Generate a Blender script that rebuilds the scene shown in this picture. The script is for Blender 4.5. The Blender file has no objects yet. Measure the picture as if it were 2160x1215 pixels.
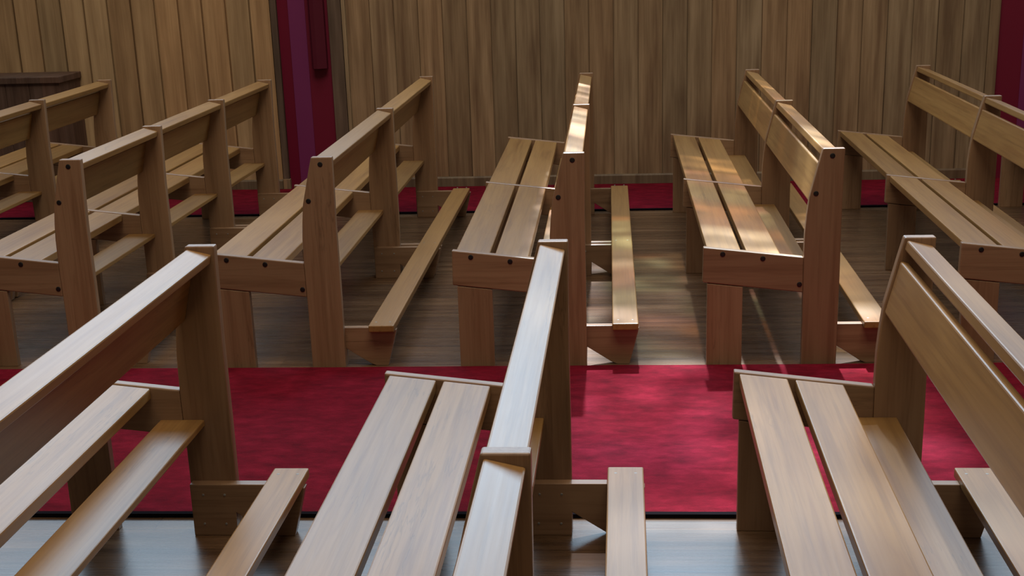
import bpy, bmesh, math, random
from mathutils import Matrix, Vector

random.seed(7)
S = bpy.context.scene
COL = S.collection

# ------------------------------------------------------------------ camera
cam_d = bpy.data.cameras.new('camera')
cam = bpy.data.objects.new('camera', cam_d)
COL.objects.link(cam)
S.camera = cam
RIGHT = Vector((0.9976407, 0.0628700, -0.0275742))
UP = Vector((0.0080369, 0.2919375, 0.9564036))
FWD = Vector((-0.0681791, 0.9543688, -0.2907434))
m3 = Matrix((RIGHT, UP, -FWD)).transposed()
cam.matrix_world = Matrix.Translation((0, 0, 1.538)) @ m3.to_4x4()
cam_d.sensor_fit = 'HORIZONTAL'
cam_d.sensor_width = 36.0
cam_d.lens = 2768.6158 / 2160 * 36.0
cam_d.shift_x = -31.94 / 2160
cam_d.shift_y = 101.0 / 2160
cam_d.clip_start = 0.05
cam_d.clip_end = 200

# ------------------------------------------------------------------ light
world = bpy.data.worlds.new('world')
S.world = world
world.use_nodes = True
bg = world.node_tree.nodes['Background']
bg.inputs[0].default_value = (0.55, 0.72, 1.0, 1)
bg.inputs[1].default_value = 1.0


def area(name, loc, target, sx, sy, power, col):
    d = bpy.data.lights.new(name, 'AREA')
    d.shape = 'RECTANGLE'
    d.size, d.size_y = sx, sy
    d.energy = power
    d.color = col
    o = bpy.data.objects.new(name, d)
    COL.objects.link(o)
    o.location = loc
    o.rotation_euler = (Vector(target) - Vector(loc)).to_track_quat('-Z', 'Y').to_euler()
    return o


YW = 8.376          # face of the panelled wall
# daylight through the milky side windows and the stained one in the far wall
area('window_or_fill_light', (-2.9, YW - 0.06, 4.1), (-2.9, 0, 4.0), 4.6, 3.0, 195, (0.58, 0.79, 1.0))
area('window_or_fill_light', (3.1, YW - 0.06, 4.1), (3.1, 0, 4.0), 3.8, 3.0, 135, (0.62, 0.81, 1.0))
area('window_or_fill_light', (0.35, YW - 0.06, 4.6), (0.35, 0, 4.4), 1.4, 3.9, 135, (0.52, 0.77, 1.0))
# added fill lights, unseen: two overhead, one behind the camera
area('overhead_fill', (0.0, 1.2, 8.8), (0.0, 3.5, 0), 6.0, 3.0, 400, (1.0, 0.87, 0.68))
area('overhead_fill', (-0.4, 5.0, 8.8), (-0.4, 5.01, 0), 5.0, 2.5, 170, (1.0, 0.93, 0.82))
area('window_or_fill_light', (0.5, -3.2, 3.2), (0.5, 5, 0.4), 6.0, 2.6, 25, (1.0, 0.88, 0.74))
sun_d = bpy.data.lights.new('sun', 'SUN')
sun_d.energy = 25.0
sun_d.angle = math.radians(1.3)
sun_d.color = (0.97, 0.97, 1.0)
sun = bpy.data.objects.new('sun', sun_d)
COL.objects.link(sun)
sun.rotation_euler = Vector((0.0, -0.581, -0.814)).to_track_quat('-Z', 'Y').to_euler()

S.view_settings.view_transform = 'Standard'
S.view_settings.look = 'None'
S.view_settings.gamma = 1
S.view_settings.use_curve_mapping = False
S.view_settings.exposure = 0.0


# ------------------------------------------------------------------ materials
def lin(r, g, b):
    f = lambda c: (c / 255 / 12.92) if c <= 10 else ((c / 255 + 0.055) / 1.055) ** 2.4
    return (f(r), f(g), f(b), 1)


class N:
    """little node helper"""
    def __init__(s, name):
        s.m = bpy.data.materials.new(name)
        s.m.use_nodes = True
        s.t = s.m.node_tree
        s.b = s.t.nodes['Principled BSDF']

    def n(s, typ, **kw):
        k = s.t.nodes.new(typ)
        for a, v in kw.items():
            setattr(k, a, v)
        return k

    def l(s, a, b):
        s.t.links.new(a, b)

    def math(s, op, a, b=None, clamp=False):
        k = s.n('ShaderNodeMath', operation=op, use_clamp=clamp)
        for i, v in enumerate((a, b)):
            if v is None:
                continue
            if isinstance(v, (int, float)):
                k.inputs[i].default_value = v
            else:
                s.l(v, k.inputs[i])
        return k.outputs[0]

    def ramp(s, fac, stops):
        r = s.n('ShaderNodeValToRGB')
        el = r.color_ramp.elements
        while len(el) < len(stops):
            el.new(0.5)
        for e, (p, c) in zip(el, stops):
            e.position = p
            e.color = c
        s.l(fac, r.inputs[0])
        return r.outputs[0]

    def noise(s, vec, scale, detail=4, rough=0.55):
        k = s.n('ShaderNodeTexNoise')
        k.inputs['Scale'].default_value = scale
        k.inputs['Detail'].default_value = detail
        k.inputs['Roughness'].default_value = rough
        s.l(vec, k.inputs['Vector'])
        return k.outputs[0]

    def mapping(s, vec, scale, loc=None):
        k = s.n('ShaderNodeMapping')
        k.inputs['Scale'].default_value = scale
        s.l(vec, k.inputs['Vector'])
        if loc is not None:
            s.l(loc, k.inputs['Location'])
        return k.outputs[0]

    def mix(s, fac, a, b, mode='MIX'):
        k = s.n('ShaderNodeMix', data_type='RGBA', blend_type=mode)
        for i, v in ((0, fac), (6, a), (7, b)):
            if isinstance(v, (int, float)):
                k.inputs[i].default_value = v
            elif isinstance(v, tuple):
                k.inputs[i].default_value = v
            else:
                s.l(v, k.inputs[i])
        return k.outputs[2]

    def bump(s, h, strength, dist=0.002):
        k = s.n('ShaderNodeBump')
        k.inputs['Strength'].default_value = strength
        k.inputs['Distance'].default_value = dist
        s.l(h, k.inputs['Height'])
        s.l(k.outputs[0], s.b.inputs['Normal'])


def wood(name, axis, light, mid, dark, rough=0.42, spec=0.35, tone=0.25):
    """varnished timber, grain along one local axis"""
    q = N(name)
    tc = q.n('ShaderNodeTexCoord')
    oi = q.n('ShaderNodeObjectInfo')
    off = q.n('ShaderNodeCombineXYZ')
    for i in range(3):
        q.l(q.math('MULTIPLY', oi.outputs['Random'], 7.0 + 3.1 * i), off.inputs[i])
    sc = [14.0, 14.0, 14.0]
    sc['xyz'.index(axis)] = 0.8
    v = q.mapping(tc.outputs['Object'], tuple(sc), off.outputs[0])
    warp = q.noise(v, 1.1, 3, 0.5)
    sc2 = [120.0, 120.0, 120.0]
    sc2['xyz'.index(axis)] = 2.2
    v2 = q.mapping(tc.outputs['Object'], tuple(sc2), off.outputs[0])
    fine = q.noise(v2, 1.0, 3, 0.6)
    rings = q.math('ABSOLUTE', q.math('SINE', q.math('MULTIPLY', warp, 26.0)))
    f = q.math('ADD', q.math('MULTIPLY', rings, 0.12), q.math('MULTIPLY', warp, 0.88))
    c = q.ramp(f, [(0.30, dark), (0.52, mid), (0.78, light)])
    c = q.mix(q.math('MULTIPLY', fine, 0.45), c, q.mix(1.0, c, (0.62, 0.55, 0.48, 1), 'MULTIPLY'))
    # scattered dark cracks / mineral streaks
    sc3 = [9.0, 9.0, 9.0]
    sc3['xyz'.index(axis)] = 0.55
    v3 = q.mapping(tc.outputs['Object'], tuple(sc3), off.outputs[0])
    st = q.noise(v3, 1.7, 5, 0.62)
    line = q.math('ABSOLUTE', q.math('SUBTRACT', st, 0.5))
    crack = q.ramp(line, [(0.0, (1, 1, 1, 1)), (0.012, (0, 0, 0, 1))])
    gate = q.ramp(q.noise(q.mapping(tc.outputs['Object'], (1.2, 1.2, 1.2), off.outputs[0]), 1.5, 2), [(0.54, (0, 0, 0, 1)), (0.62, (1, 1, 1, 1))])
    c = q.mix(q.math('MULTIPLY', q.math('MULTIPLY', crack, gate), 0.55), c, (dark[0] * .5, dark[1] * .5, dark[2] * .5, 1))
    # tone differs from board to board
    t = q.math('ADD', q.math('MULTIPLY', oi.outputs['Random'], tone), 1.0 - tone / 2)
    tr = q.n('ShaderNodeCombineColor')
    for i in range(3):
        q.l(t, tr.inputs[i])
    c = q.mix(1.0, c, tr.outputs[0], 'MULTIPLY')
    sc4 = [42.0, 42.0, 42.0]
    sc4['xyz'.index(axis)] = 1.3
    streak = q.noise(q.mapping(tc.outputs['Object'], tuple(sc4), off.outputs[0]), 1.0, 4, 0.7)
    sk = q.ramp(streak, [(0.36, (0.74, 0.70, 0.66, 1)), (0.50, (1, 1, 1, 1)), (0.66, (1.0, 1.0, 1.0, 1))])
    c = q.mix(0.75, c, sk, 'MULTIPLY')
    q.l(c, q.b.inputs['Base Color'])
    rr = q.math('ADD', q.math('MULTIPLY', fine, 0.14), rough - 0.07)
    q.l(rr, q.b.inputs['Roughness'])
    q.b.inputs['Specular IOR Level'].default_value = spec
    q.b.inputs['Coat Weight'].default_value = 0.5
    q.b.inputs['Coat Roughness'].default_value = 0.33
    q.bump(fine, 0.22, 0.001)
    return q.m


PL, PM, PD = (0.36, 0.192, 0.060, 1), (0.305, 0.158, 0.046, 1), (0.245, 0.115, 0.031, 1)
M_plank = wood('pew_timber_lengthwise', 'y', PL, PM, PD, rough=0.40)
M_kneel = wood('kneeler_timber', 'y', PL, PM, tuple(0.9 * v for v in PM), rough=0.46, tone=0.12)
FL, FM, FD = (0.322, 0.1978, 0.1122, 1), (0.2852, 0.1674, 0.092, 1), (0.2392, 0.1306, 0.06808, 1)
M_post = wood('pew_timber_upright', 'z', FL, FM, FD, rough=0.42)
M_rail = wood('pew_timber_crosswise', 'x', FL, FM, FD, rough=0.42)


def plain(name, col, rough=0.5, spec=0.5, metal=0.0):
    q = N(name)
    q.b.inputs['Base Color'].default_value = col
    q.b.inputs['Roughness'].default_value = rough
    q.b.inputs['Specular IOR Level'].default_value = spec
    q.b.inputs['Metallic'].default_value = metal
    return q


M_bolt = plain('black_plug', (0.006, 0.006, 0.007, 1), 0.35).m
M_screw = plain('steel_screw', (0.30, 0.29, 0.27, 1), 0.55, metal=0.5).m


def painted(name, col, rough=0.55):
    q = N(name)
    tc = q.n('ShaderNodeTexCoord')
    no = q.noise(q.mapping(tc.outputs['Object'], (3, 3, 1.2)), 2.0, 4)
    c = q.mix(q.math('MULTIPLY', no, 0.35), col, (col[0] * .7, col[1] * .7, col[2] * .7, 1))
    q.l(c, q.b.inputs['Base Color'])
    q.b.inputs['Roughness'].default_value = rough
    q.b.inputs['Specular IOR Level'].default_value = 0.3
    return q.m


M_maroon = painted('maroon_paint', (0.15, 0.004, 0.024, 1))
M_wine = painted('dark_wine_paint', (0.085, 0.004, 0.017, 1))
M_facet_lit = painted('lit_facet_plum', (0.17, 0.022, 0.10, 1))  # bluish light on the columns' front facet, put into the colour
M_plaster = painted('plaster', (0.13, 0.10, 0.075, 1), 0.9)
M_lead = plain('window_lead', (0.03, 0.03, 0.035, 1), 0.6).m


def carpet_mat():
    q = N('crimson_carpet')
    tc = q.n('ShaderNodeTexCoord')
    o = tc.outputs['Object']
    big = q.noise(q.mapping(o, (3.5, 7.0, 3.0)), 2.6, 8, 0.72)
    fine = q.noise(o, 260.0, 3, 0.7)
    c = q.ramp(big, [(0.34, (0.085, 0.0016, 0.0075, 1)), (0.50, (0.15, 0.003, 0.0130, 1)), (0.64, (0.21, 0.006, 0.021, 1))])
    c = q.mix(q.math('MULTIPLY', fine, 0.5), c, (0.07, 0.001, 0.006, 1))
    q.l(c, q.b.inputs['Base Color'])
    q.b.inputs['Roughness'].default_value = 0.95
    q.b.inputs['Specular IOR Level'].default_value = 0.1
    q.bump(fine, 0.6, 0.004)
    return q.m


def floor_mat():
    q = N('laminate_floor')
    tc = q.n('ShaderNodeTexCoord')
    o = tc.outputs['Object']
    br = q.n('ShaderNodeTexBrick')
    br.offset = 0.37
    br.inputs['Scale'].default_value = 1.0
    br.inputs['Brick Width'].default_value = 1.28
    br.inputs['Row Height'].default_value = 0.12
    br.inputs['Mortar Size'].default_value = 0.0012
    br.inputs['Mortar Smooth'].default_value = 0.2
    br.inputs['Color1'].default_value = (0.8, 0.8, 0.8, 1)
    br.inputs['Color2'].default_value = (1.15, 1.15, 1.15, 1)
    br.inputs['Mortar'].default_value = (0.35, 0.35, 0.35, 1)
    q.l(o, br.inputs['Vector'])
    warp = q.noise(q.mapping(o, (1.1, 16.0, 1.0)), 1.3, 5, 0.6)
    fine = q.noise(q.mapping(o, (3.0, 120.0, 1.0)), 1.0, 3, 0.6)
    c = q.ramp(warp, [(0.34, (0.062, 0.028, 0.012, 1)), (0.5, (0.120, 0.060, 0.027, 1)), (0.64, (0.175, 0.096, 0.048, 1))])
    c = q.mix(q.math('MULTIPLY', fine, 0.5), c, (0.0726, 0.0462, 0.02772, 1))
    c = q.mix(1.0, c, br.outputs['Color'], 'MULTIPLY')
    q.l(c, q.b.inputs['Base Color'])
    q.l(q.math('ADD', q.math('MULTIPLY', fine, 0.12), 0.22), q.b.inputs['Roughness'])
    q.b.inputs['Specular IOR Level'].default_value = 0.85
    q.bump(warp, 0.06, 0.002)
    return q.m


def panel_mat(name, light, mid, dark, x0, pitch, tone):
    """vertical wall boards, each board with its own tone"""
    q = N(name)
    tc = q.n('ShaderNodeTexCoord')
    sep = q.n('ShaderNodeSeparateXYZ')
    q.l(tc.outputs['Object'], sep.inputs[0])
    idx = q.math('FLOOR', q.math('DIVIDE', q.math('SUBTRACT', sep.outputs[0], x0), pitch))
    wn = q.n('ShaderNodeTexWhiteNoise', noise_dimensions='1D')
    q.l(idx, wn.inputs['W'])
    off = q.n('ShaderNodeCombineXYZ')
    q.l(q.math('MULTIPLY', wn.outputs['Value'], 31.0), off.inputs[0])
    q.l(q.math('MULTIPLY', wn.outputs['Value'], 17.0), off.inputs[2])
    w = q.noise(q.mapping(tc.outputs['Object'], (16, 16, 0.9), off.outputs[0]), 1.2, 4, 0.6)
    fine = q.noise(q.mapping(tc.outputs['Object'], (110, 110, 2.0), off.outputs[0]), 1.0, 3, 0.6)
    blot = q.noise(q.mapping(tc.outputs['Object'], (5, 5, 1.4), off.outputs[0]), 1.3, 3, 0.6)
    c = q.ramp(w, [(0.34, dark), (0.52, mid), (0.68, light)])
    wn2 = q.n('ShaderNodeTexWhiteNoise', noise_dimensions='1D')
    q.l(q.math('ADD', idx, 57.3), wn2.inputs['W'])
    hue = q.ramp(wn2.outputs['Value'], [(0.0, (1.08, 0.97, 0.90, 1)), (0.5, (1, 1, 1, 1)), (1.0, (0.97, 1.0, 1.03, 1))])
    c = q.mix(1.0, c, hue, 'MULTIPLY')
    c = q.mix(q.math('MULTIPLY', fine, 0.7), c, q.mix(1.0, c, (0.5, 0.45, 0.42, 1), 'MULTIPLY'))
    t = q.math('ADD', q.math('MULTIPLY', q.math('SUBTRACT', wn.outputs['Value'], 0.5), tone),
               q.math('ADD', 0.72, q.math('MULTIPLY', blot, 0.56)))
    tr = q.n('ShaderNodeCombineColor')
    for i in range(3):
        q.l(t, tr.inputs[i])
    c = q.mix(1.0, c, tr.outputs[0], 'MULTIPLY')
    q.l(c, q.b.inputs['Base Color'])
    q.b.inputs['Roughness'].default_value = 0.55
    q.b.inputs['Specular IOR Level'].default_value = 0.3
    q.bump(fine, 0.1, 0.001)
    return q.m


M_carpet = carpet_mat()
M_binding = plain('black_binding', (0.006, 0.004, 0.006, 1), 0.95, 0.05).m
M_floor = floor_mat()
GX, GP = -3.815, 0.15235     # first groove and pitch of the wall boards
M_honey = panel_mat('honey_boards', (0.5152, 0.3584, 0.196, 1), (0.448, 0.3024, 0.1624, 1), (0.3584, 0.2352, 0.1232, 1), GX, GP, 0.35)
M_oak = panel_mat('weathered_oak_boards', (0.391, 0.2875, 0.1782, 1), (0.299, 0.2127, 0.1265, 1), (0.1955, 0.1265, 0.0736, 1), GX, GP, 0.30)
M_trimwood = panel_mat('grey_brown_trim', (0.20, 0.14, 0.10, 1), (0.15, 0.10, 0.072, 1), (0.10, 0.065, 0.045, 1), GX, 1.0, 0.1)
M_base = panel_mat('dull_oak_skirting', (0.22, 0.16, 0.10, 1), (0.17, 0.12, 0.075, 1), (0.12, 0.08, 0.05, 1), GX, 1.4, 0.1)
M_chest = panel_mat('dark_oak', (0.15, 0.095, 0.075, 1), (0.115, 0.07, 0.052, 1), (0.075, 0.042, 0.03, 1), GX, GP, 0.2)


# ------------------------------------------------------------------ mesh helpers
def finish(bm, name, mat, parent=None, bevel=0.0, seg=2):
    bmesh.ops.recalc_face_normals(bm, faces=bm.faces[:])
    if bevel:
        bmesh.ops.bevel(bm, geom=bm.edges[:], offset=bevel, segments=seg, profile=0.5, affect='EDGES', clamp_overlap=True)
    me = bpy.data.meshes.new(name)
    bm.to_mesh(me)
    bm.free()
    me.materials.append(mat)
    o = bpy.data.objects.new(name, me)
    COL.objects.link(o)
    if parent:
        o.parent = parent
    return o


def add_prism(bm, poly, a0, a1, plane='xz'):
    """extrude a 2-D outline along the third axis"""
    def P(p, a):
        return {'xz': (p[0], a, p[1]), 'xy': (p[0], p[1], a), 'yz': (a, p[0], p[1])}[plane]
    v0 = [bm.verts.new(P(p, a0)) for p in poly]
    v1 = [bm.verts.new(P(p, a1)) for p in poly]
    n = len(poly)
    bm.faces.new(v0)
    bm.faces.new(v1[::-1])
    for i in range(n):
        bm.faces.new((v0[i], v1[i], v1[(i + 1) % n], v0[(i + 1) % n]))


def prism(name, poly, a0, a1, mat, parent=None, bevel=0.0, plane='xz', seg=2):
    bm = bmesh.new()
    add_prism(bm, poly, a0, a1, plane)
    return finish(bm, name, mat, parent, bevel, seg)


def box(name, x0, x1, y0, y1, z0, z1, mat, parent=None, bevel=0.0):
    return prism(name, [(x0, z0), (x1, z0), (x1, z1), (x0, z1)], y0, y1, mat, parent, bevel)


def disc(name, c, axis, r, t, mat, parent, dome=0.5):
    """a small flat-domed plug standing t proud of its surface; axis is the outward direction"""
    bm = bmesh.new()
    A = Vector(axis).normalized()
    X = A.orthogonal().normalized()
    Y = A.cross(X)
    C = Vector(c)
    rings = []
    for rr, h in ((r, -0.004), (r, t * dome), (r * 0.72, t), ):
        rings.append([bm.verts.new(C + A * h + (X * math.cos(k * math.pi / 8) + Y * math.sin(k * math.pi / 8)) * rr) for k in range(16)])
    for a, b in zip(rings, rings[1:]):
        for k in range(16):
            bm.faces.new((a[k], a[(k + 1) % 16], b[(k + 1) % 16], b[k]))
    bm.faces.new(rings[-1])
    bm.faces.new(rings[0][::-1])
    return finish(bm, name, mat, parent)


def struct(o, label=None):
    o['kind'] = 'structure'
    if label:
        o['label'] = label
    return o


# ------------------------------------------------------------------ the room
XL, XR, YB, ZT = -5.6, 4.6, -3.6, 9.6
struct(box('floor', XL, XR, YB, YW + 0.3, -0.15, 0, M_floor))
struct(box('ceiling', XL, XR, YB, YW + 0.3, ZT, ZT + 0.15, M_plaster))
struct(box('wall_left', XL - 0.15, XL, YB, YW + 0.3, 0, ZT, M_plaster))
struct(box('wall_right', XR, XR + 0.15, YB, YW + 0.3, 0, ZT, M_plaster))
struct(box('wall_rear', XL, XR, YB - 0.15, YB, 0, ZT, M_plaster))

# far wall: masonry with a tall opening, boarded below
WX0, WX1, WZ0, WZ1 = -0.34, 1.05, 2.75, 9.3
bm = bmesh.new()
Y0, Y1 = YW + 0.03, YW + 0.25
for x0, x1, z0, z1 in ((XL, WX0, 0, ZT), (WX1, XR, 0, ZT), (WX0, WX1, 0, WZ0), (WX0, WX1, WZ1, ZT)):
    add_prism(bm, [(x0, z0), (x1, z0), (x1, z1), (x0, z1)], Y0, Y1)
struct(finish(bm, 'wall_back', M_plaster))


def boards(name, x0, x1, z0, z1, mat, g=0.0036, d=0.012):
    """tongue-and-groove boards: one mesh with a real V-groove at every joint"""
    xs = [x0]
    k = math.ceil((x0 + 0.02 - GX) / GP)
    outline = [(x0, YW + 0.03), (x0, YW)]
    while GX + k * GP < x1 - 0.02:
        c = GX + k * GP
        outline += [(c - g, YW), (c - g * 0.9, YW + d), (c + g * 0.9, YW + d), (c + g, YW)]
        k += 1
    outline += [(x1, YW), (x1, YW + 0.03)]
    bm = bmesh.new()
    add_prism(bm, outline, z0, z1, 'xy')
    return struct(finish(bm, name, mat))


boards('wall_back_boards_left', XL, -2.165, 0.0, 2.3, M_honey, 0.0062, 0.022)
boards('wall_back_boards_middle', -1.708, 2.345, 0.0, 2.3, M_oak)
boards('wall_back_boards_right', 2.70, XR, 0.0, 2.3, M_honey)
struct(box('trim_1', -2.160, -2.122, YW - 0.006, YW + 0.03, 0, 2.3, M_trimwood, bevel=0.002))
struct(box('trim_2', -1.797, -1.713, YW + 0.006, YW + 0.03, 0, 2.3, M_trimwood, bevel=0.002))
for nm, xa, xb in (('baseboard_left', XL, -2.165), ('baseboard_back', -1.708, 2.345), ('baseboard_right', 2.70, XR)):
    struct(prism(nm, [(YW + 0.0, 0.0), (YW - 0.012, 0.0), (YW - 0.012, 0.058), (YW - 0.006, 0.068), (YW + 0.0, 0.068)], xa, xb, M_base, plane='yz'))
struct(box('baseboard_trim', -2.162, -2.116, YW - 0.014, YW + 0.03, 0, 0.07, M_oak, bevel=0.002))


def column(name, xa, xb, xc, xd):
    """recessed painted column with a middle facet coloured as bluish light shows it"""
    r = bpy.data.objects.new(name, None)
    COL.objects.link(r)
    r.location = ((xa + xd) / 2, YW, 0)
    cx = (xa + xd) / 2
    o = prism('shaft', [(xa - cx, 0.03), (xd - cx, 0.03), (xd - cx, 0.024), (xc - cx, 0.010), (xb - cx, 0.010), (xa - cx, 0.020)], 0, 2.3, M_maroon, r, plane='xy')
    o['label'] = 'dark maroon painted shaft'
    o = box('lit_facet', xb - cx, xc - cx, 0.004, 0.012, 0, 2.3, M_facet_lit, r, bevel=0.001)
    o['label'] = 'middle facet, bluish light put into its plum colour'
    struct(r)
    return r


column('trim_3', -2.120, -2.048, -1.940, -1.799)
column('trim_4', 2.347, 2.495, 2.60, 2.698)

# maroon casing hanging down the right side of the left column
bm = bmesh.new()
add_prism(bm, [(-0.048, 0.030), (-0.048, -0.012), (-0.036, -0.030), (-0.008, -0.034), (0.046, -0.006), (0.046, 0.030)], 0.775, 2.3, 'xy')
cas = finish(bm, 'boxed_casing', M_wine, None, 0.002)
cas.location = (-1.862, YW - 0.022, 0)
cas['label'] = 'dark maroon boxed casing running down the right side of the maroon column'
cas['category'] = 'casing'

# windows high in the far wall (above the frame): stained one in the middle, milky ones at the sides


def glass_mat():
    q = N('stained_glass')
    tc = q.n('ShaderNodeTexCoord')
    o = tc.outputs['Object']
    vor = q.n('ShaderNodeTexVoronoi', feature='F1', distance='CHEBYCHEV')
    vor.inputs['Scale'].default_value = 2.1
    vor.inputs['Randomness'].default_value = 0.55
    q.l(q.mapping(o, (1.0, 0.0, 1.0)), vor.inputs['Vector'])
    sep = q.n('ShaderNodeSeparateColor')
    q.l(vor.outputs['Color'], sep.inputs[0])
    warm = q.ramp(sep.outputs[0], [(0.0, (1.0, 0.80, 0.40, 1)), (0.22, (1.0, 0.50, 0.20, 1)), (0.42, (0.80, 0.98, 0.62, 1)),
                                   (0.58, (1.0, 0.72, 0.35, 1)), (0.72, (1.0, 0.94, 0.80, 1)), (0.88, (1.0, 0.62, 0.50, 1))])
    pale = q.ramp(sep.outputs[0], [(0.0, (0.74, 0.88, 1.0, 1)), (0.25, (0.90, 0.95, 1.0, 1)), (0.50, (0.62, 0.84, 1.0, 1)),
                                   (0.72, (1.0, 0.90, 0.86, 1)), (0.86, (0.84, 0.96, 0.98, 1))])
    for w in (warm, pale):
        w.node.color_ramp.interpolation = 'CONSTANT'
    sz = q.n('ShaderNodeSeparateXYZ')
    q.l(o, sz.inputs[0])
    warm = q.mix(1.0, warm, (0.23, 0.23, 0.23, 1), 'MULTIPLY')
    pale = q.mix(q.math('GREATER_THAN', sz.outputs[2], 4.62), pale, q.mix(1.0, pale, (0.16, 0.16, 0.16, 1), 'MULTIPLY'))  # upper panes dimmed to keep the sun off the near seats
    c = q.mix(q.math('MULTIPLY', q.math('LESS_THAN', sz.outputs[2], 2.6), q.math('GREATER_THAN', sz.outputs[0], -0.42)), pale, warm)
    dap = q.noise(q.mapping(o, (1.0, 0.0, 0.8)), 5.0, 3, 0.5)  # dapple of tree shade put into the glass tint
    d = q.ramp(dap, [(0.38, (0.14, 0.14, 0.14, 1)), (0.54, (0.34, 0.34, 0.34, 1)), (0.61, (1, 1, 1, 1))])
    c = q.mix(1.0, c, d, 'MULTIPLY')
    tr = q.n('ShaderNodeBsdfTransparent')
    g = q.n('ShaderNodeGamma')          # two faces: each passes the square root
    g.inputs[1].default_value = 0.5
    q.l(c, g.inputs[0])
    q.l(g.outputs[0], tr.inputs[0])
    q.l(tr.outputs[0], q.t.nodes['Material Output'].inputs['Surface'])
    return q.m


win = bpy.data.objects.new('window_1', None)
COL.objects.link(win)
win.location = ((WX0 + WX1) / 2, YW + 0.16, WZ0)
hw, hh = (WX1 - WX0) / 2, WZ1 - WZ0
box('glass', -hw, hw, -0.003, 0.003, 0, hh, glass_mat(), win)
bm = bmesh.new()
for x in (-hw, -0.006, hw - 0.03):
    add_prism(bm, [(x, 0), (x + (0.03 if x != -0.006 else 0.012), 0), (x + (0.03 if x != -0.006 else 0.012), hh), (x, hh)], -0.02, 0.02)
for k in range(10):
    z = k * (hh - 0.03) / 9
    add_prism(bm, [(-hw, z), (hw, z), (hw, z + 0.014), (-hw, z + 0.014)], -0.018, 0.018)
finish(bm, 'leading', M_lead, win)
struct(win)
q = plain('milky_glass', (0.8, 0.84, 0.88, 1), 0.4)
for nm, x0, x1 in (('window_2', -5.2, -0.6), ('window_3', 1.3, 4.5)):
    r = bpy.data.objects.new(nm, None)
    COL.objects.link(r)
    r.location = ((x0 + x1) / 2, YW + 0.03, 2.6)
    w = (x1 - x0) / 2
    box('pane', -w, w, -0.02, 0, 0, 3.0, q.m, r)
    bm = bmesh.new()
    n = 5
    for k in range(n + 1):
        x = -w + k * (2 * w - 0.05) / n
        add_prism(bm, [(x, 0), (x + 0.05, 0), (x + 0.05, 3.0), (x, 3.0)], -0.05, -0.02)
    finish(bm, 'mullion', M_trimwood, r)
    struct(r)

# ------------------------------------------------------------------ carpets


def carpet(label, x0, x1, y0, y1, t, near_edge, far_edge):
    r = bpy.data.objects.new('carpet_runner', None)
    COL.objects.link(r)
    r.location = ((x0 + x1) / 2, (y0 + y1) / 2, 0)
    w, d = (x1 - x0) / 2, (y1 - y0) / 2
    bm = bmesh.new()
    nx, ny = 60, 8
    rnd = random.Random(3)
    grid = []
    for j in range(ny + 1):
        row = []
        for i in range(nx + 1):
            ey = rnd.uniform(-0.003, 0.003) if j in (0, ny) else 0
            row.append(bm.verts.new((-w + 2 * w * i / nx, -d + 0.012 + (2 * d - 0.024) * j / ny + ey, t + rnd.uniform(0, 0.0012))))
        grid.append(row)
    for j in range(ny):
        for i in range(nx):
            bm.faces.new((grid[j][i], grid[j][i + 1], grid[j + 1][i + 1], grid[j + 1][i]))
    ext = bmesh.ops.extrude_face_region(bm, geom=bm.faces[:])
    for vtx in [g for g in ext['geom'] if isinstance(g, bmesh.types.BMVert)]:
        vtx.co.z = 0.0
    finish(bm, 'pile', M_carpet, r)
    if near_edge:
        o = box('edge_binding', -w, w, -d - 0.006, -d + 0.012, 0, t + 0.003, M_binding, r)
        o['label'] = 'black edge binding'
    if far_edge:
        o = box('edge_binding', -w, w, d - 0.012, d, 0, t * 0.7, M_binding, r, 0.002)
        o['label'] = 'black edge binding'
    r['label'] = label
    r['category'] = 'carpet'
    return r


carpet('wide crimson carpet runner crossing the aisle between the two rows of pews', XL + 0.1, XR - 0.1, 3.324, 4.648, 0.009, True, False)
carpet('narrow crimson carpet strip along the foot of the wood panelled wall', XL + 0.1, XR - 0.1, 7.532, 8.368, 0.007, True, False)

# ------------------------------------------------------------------ pews
PEW_L = 2.84
T = 0.03


def tilt(u):                   # height of the seat line at depth u
    return 0.450 - 0.1155 * u


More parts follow.
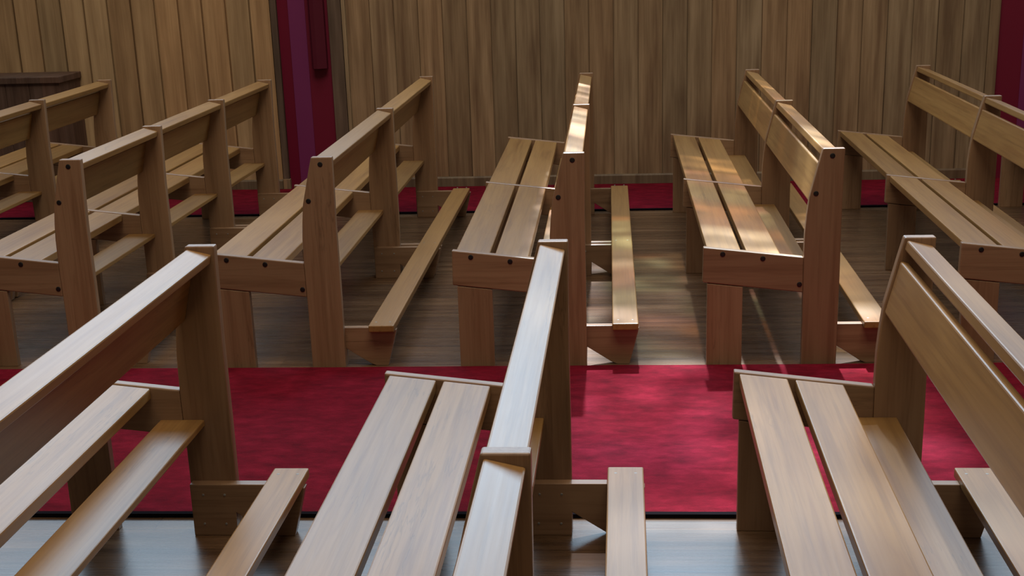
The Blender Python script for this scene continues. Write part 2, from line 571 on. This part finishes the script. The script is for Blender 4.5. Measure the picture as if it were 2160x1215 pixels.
def make_support(root, y0, near, bracket_sides, bolts, wide=0.0):
    """one end or middle frame: post, seat rail, front leg (+ kneeler brackets)"""
    y1 = y0 + T
    w = wide
    post = prism('post', [(0.361, 0.0), (0.488, 0.0), (0.4885, 0.33), (0.487, 0.55), (0.4895 + w, 0.800), (0.4135, 0.800), (0.3995, 0.745),
                          (0.3715, 0.628), (0.364, 0.560), (0.3595, 0.50), (0.3580, 0.41), (0.3605, 0.20)], y0, y1, M_post, root, 0.0035)
    rail = prism('seat_rail', [(0.0, 0.450), (0.358, 0.4088), (0.3595, 0.2778), (-0.002, 0.319)], y0 + 0.0005, y1 - 0.0005, M_rail, root, 0.004)
    prism('front_leg', [(0.015, 0.0), (0.144, 0.0), (0.143, 0.3010), (0.015, 0.3150)], y0 + 0.001, y1 - 0.001, M_post, root, 0.002)
    if bolts:
        for u, z in ((0.446, 0.774), (0.3935, 0.6405)):
            disc('bolt', (u, y0, z), (0, -1, 0), 0.0092, 0.002, M_bolt, post)['label'] = 'round black plug'
        for u, z in ((0.346, 0.3086), (0.2127, 0.406), (0.069, 0.424)):
            disc('bolt', (u, y0, z), (0, -1, 0), 0.0092, 0.002, M_bolt, rail)['label'] = 'round black plug'
    bp = [(0.368, 0.0), (0.4875, 0.0), (0.489, 0.068), (0.5775, 0.010), (0.600, 0.0), (0.646, 0.0), (0.6825, 0.1405), (0.5835, 0.1405), (0.5835, 0.150), (0.368, 0.150)]
    for side in bracket_sides:
        b0, b1 = (y0 - 0.030, y0) if side < 0 else (y1, y1 + 0.030)
        br = prism('kneeler_bracket', bp, b0, b1, M_rail, root, 0.002)
        if side < 0:
            for u, z in ((0.403, 0.120), (0.462, 0.120), (0.399, 0.035), (0.459, 0.035)):
                disc('screw', (u, b0, z), (0, -1, 0), 0.0034, 0.0012, M_screw, br)['label'] = 'small steel screw head'


def plank(name, root, y0, y1, u0, u1, top, t, mat, slope=0.0, bevel=0.004):
    """board whose top runs from (u0, top) and falls by slope per metre"""
    z0, z1 = top, top - slope * (u1 - u0)
    return prism(name, [(u0, z0), (u1, z1), (u1, z1 - t), (u0, z0 - t)], y0, y1, mat, root, bevel)


def make_kneeler(root, a, b, ys):
    kn = box('kneeler', 0.5835, 0.6795, a, b, 0.1408, 0.1675, M_kneel, root, 0.004)
    for y in ys:
        for u in (0.605, 0.658):
            disc('screw', (u, y, 0.1675), (0, 0, 1), 0.0042, 0.0006, M_screw, kn)['label'] = 'small steel screw head'


def make_pew(starts, L, kneel, wide=0.0):
    """starts: near faces of the frames along the pew"""
    root = bpy.data.objects.new('church_pew', None)
    COL.objects.link(root)
    root['category'] = 'pew'
    n = len(starts)
    for i, y in enumerate(starts):
        sides = (1,) if i == 0 else ((-1,) if i == n - 1 else (-1, 1))
        make_support(root, y, i == 0, sides, i == 0, wide)
    for i in range(n - 1):
        a, b = starts[i] + T, starts[i + 1]
        plank('seat_plank', root, a, b, 0.013, 0.137, tilt(0.013) - 0.003, 0.030, M_plank, 0.1155)
        plank('seat_plank', root, a, b, 0.156, 0.2795, tilt(0.156) - 0.003, 0.030, M_plank, 0.1155)
        plank('book_shelf', root, a, b, 0.298, 0.418, 0.326, 0.018, M_plank, 0.0, 0.003)
        # leaning backrest board
        f0, f1 = Vector((0.4045, 0.741)), Vector((0.3715, 0.606))
        nrm = Vector((0.968, -0.251)) * 0.024
        prism('backrest_panel', [tuple(f0), tuple(f0 + nrm), tuple(f1 + nrm), tuple(f1)], a, b, M_plank, root, 0.006, seg=3)
        # sloping rail on top
        q0, q1 = Vector((0.4185, 0.7935)), Vector((0.4825, 0.7785))
        dn = Vector((-0.228, -0.974)) * 0.026
        prism('top_rail', [tuple(q0), tuple(q1), tuple(q1 + dn), tuple(q0 + dn)], a, b, M_plank, root, 0.004)
    ys = [starts[0] + T + 0.015] + [q - 0.015 for q in starts[1:]]
    make_kneeler(root, kneel[0], kneel[1], ys)
    return root


def copy_tree(o, parent=None):
    c = o.copy()
    COL.objects.link(c)
    c.parent = parent
    for ch in o.children:
        copy_tree(ch, c)
    return c


two_bay = make_pew([0.0, 1.39, 2.81], PEW_L, (-0.005, 2.775))
three_bay = make_pew([0.0, 0.885, 1.83, 2.77], PEW_L, (-0.005, 2.75), wide=0.004)


def place(src, pos, th, label, group, first):
    o = src if first else copy_tree(src)
    o.location = pos
    o.rotation_euler = (0, 0, th)
    o['label'] = label
    o['group'] = group
    return o


FAR = 'pews beyond the aisle carpet'
NEAR = 'pews nearest the viewer'
X = dict(Z=-3.420, A=-2.4593, B=-1.5085, C=-0.5994, D=0.3142, E=1.2326, F=2.150)
DY = dict(Z=0.14, A=0.0303, B=-0.0179, C=-0.0184, D=-0.0192, E=0.003, F=0.0)
TH = dict(Z=0.0016, A=-0.004, B=0.0025, C=0.004, D=0.0008, E=-0.0059, F=0.0)
YN = 4.6652
P = lambda k: (X[k], YN + DY[k], 0)
place(three_bay, P('Z'), TH['Z'], 'wooden pew at far left, its back in front of the dark oak chest', FAR, True)
three_bay.rotation_euler.x = 0.0032       # its far feet stand on the carpet strip
place(three_bay, P('A'), TH['A'], 'wooden pew with four back posts, second from left beyond the carpet', FAR, False)
place(two_bay, P('B'), TH['B'], 'wooden pew whose back crosses in front of the maroon column', FAR, True)
place(two_bay, P('C'), TH['C'], 'wooden pew seen almost end-on at centre, its far half under dark oak boards', FAR, False)
place(two_bay, P('D'), TH['D'], 'wooden pew beyond the carpet with orange sunlight on its seat', FAR, False)
place(two_bay, P('E'), TH['E'], 'wooden pew beyond the carpet at right, cut by the right edge of the picture', FAR, False)
place(two_bay, P('F'), TH['F'], 'wooden pew at far right edge, only a dark front leg showing', FAR, False)
YF = 3.2685
XN = dict(B=-1.5213, C=-0.611, D=0.3017)
DN = dict(B=-0.0029, C=0.0035, D=-0.0007)
TN = dict(B=-0.0035, C=-0.0058, D=-0.0114)
near_lab = dict(B='wooden pew in left foreground, seen from behind with its long top rail',
                C='wooden pew in centre foreground, pale daylight on its seat and top rail',
                D='wooden pew in right foreground, seen from the front with its backrest leaning right')
first_near = None
for k in 'BCD':
    th = TN[k]
    far = Vector((XN[k], YF + DN[k], 0))
    org = far - Vector((-math.sin(th), math.cos(th), 0)) * PEW_L
    o = place(two_bay, org, th, near_lab[k], NEAR, False)
    # on the near pews the kneeler board reaches past the end frame
    for c in list(o.children):
        if c.name.startswith('kneeler') and 'bracket' not in c.name:
            for g in list(c.children):
                bpy.data.objects.remove(g)
            bpy.data.objects.remove(c)
    make_kneeler(o, 0.06, PEW_L + 0.016, [0.10, 1.37, 1.44, PEW_L - 0.028])

# ------------------------------------------------------------------ dark chest by the wall
ch = bpy.data.objects.new('storage_chest', None)
COL.objects.link(ch)
ch.location = (-4.15, 8.20, 0.0095)
x1 = -3.425 + 4.15
for nm, a in (('body', (-1.1, x1 - 0.012, -0.165, 0.165, 0.0, 0.742)),):
    # board joints on the front as real grooves
    outline = [(a[0], a[3]), (a[0], a[2])]
    k = 0
    for gx in [-1.0 + 0.152 * i for i in range(11)]:
        outline += [(gx - 0.003, a[2]), (gx, a[2] + 0.006), (gx + 0.003, a[2])]
    outline += [(a[1], a[2]), (a[1], a[3])]
    bm = bmesh.new()
    add_prism(bm, outline, a[4], a[5], 'xy')
    finish(bm, nm, M_chest, ch)
box('lid', -1.12, x1 + 0.002, -0.182, 0.168, 0.7425, 0.782, M_chest, ch, 0.004)
ch['label'] = 'dark brown boarded chest standing against the left end of the panelled wall'
ch['category'] = 'chest'
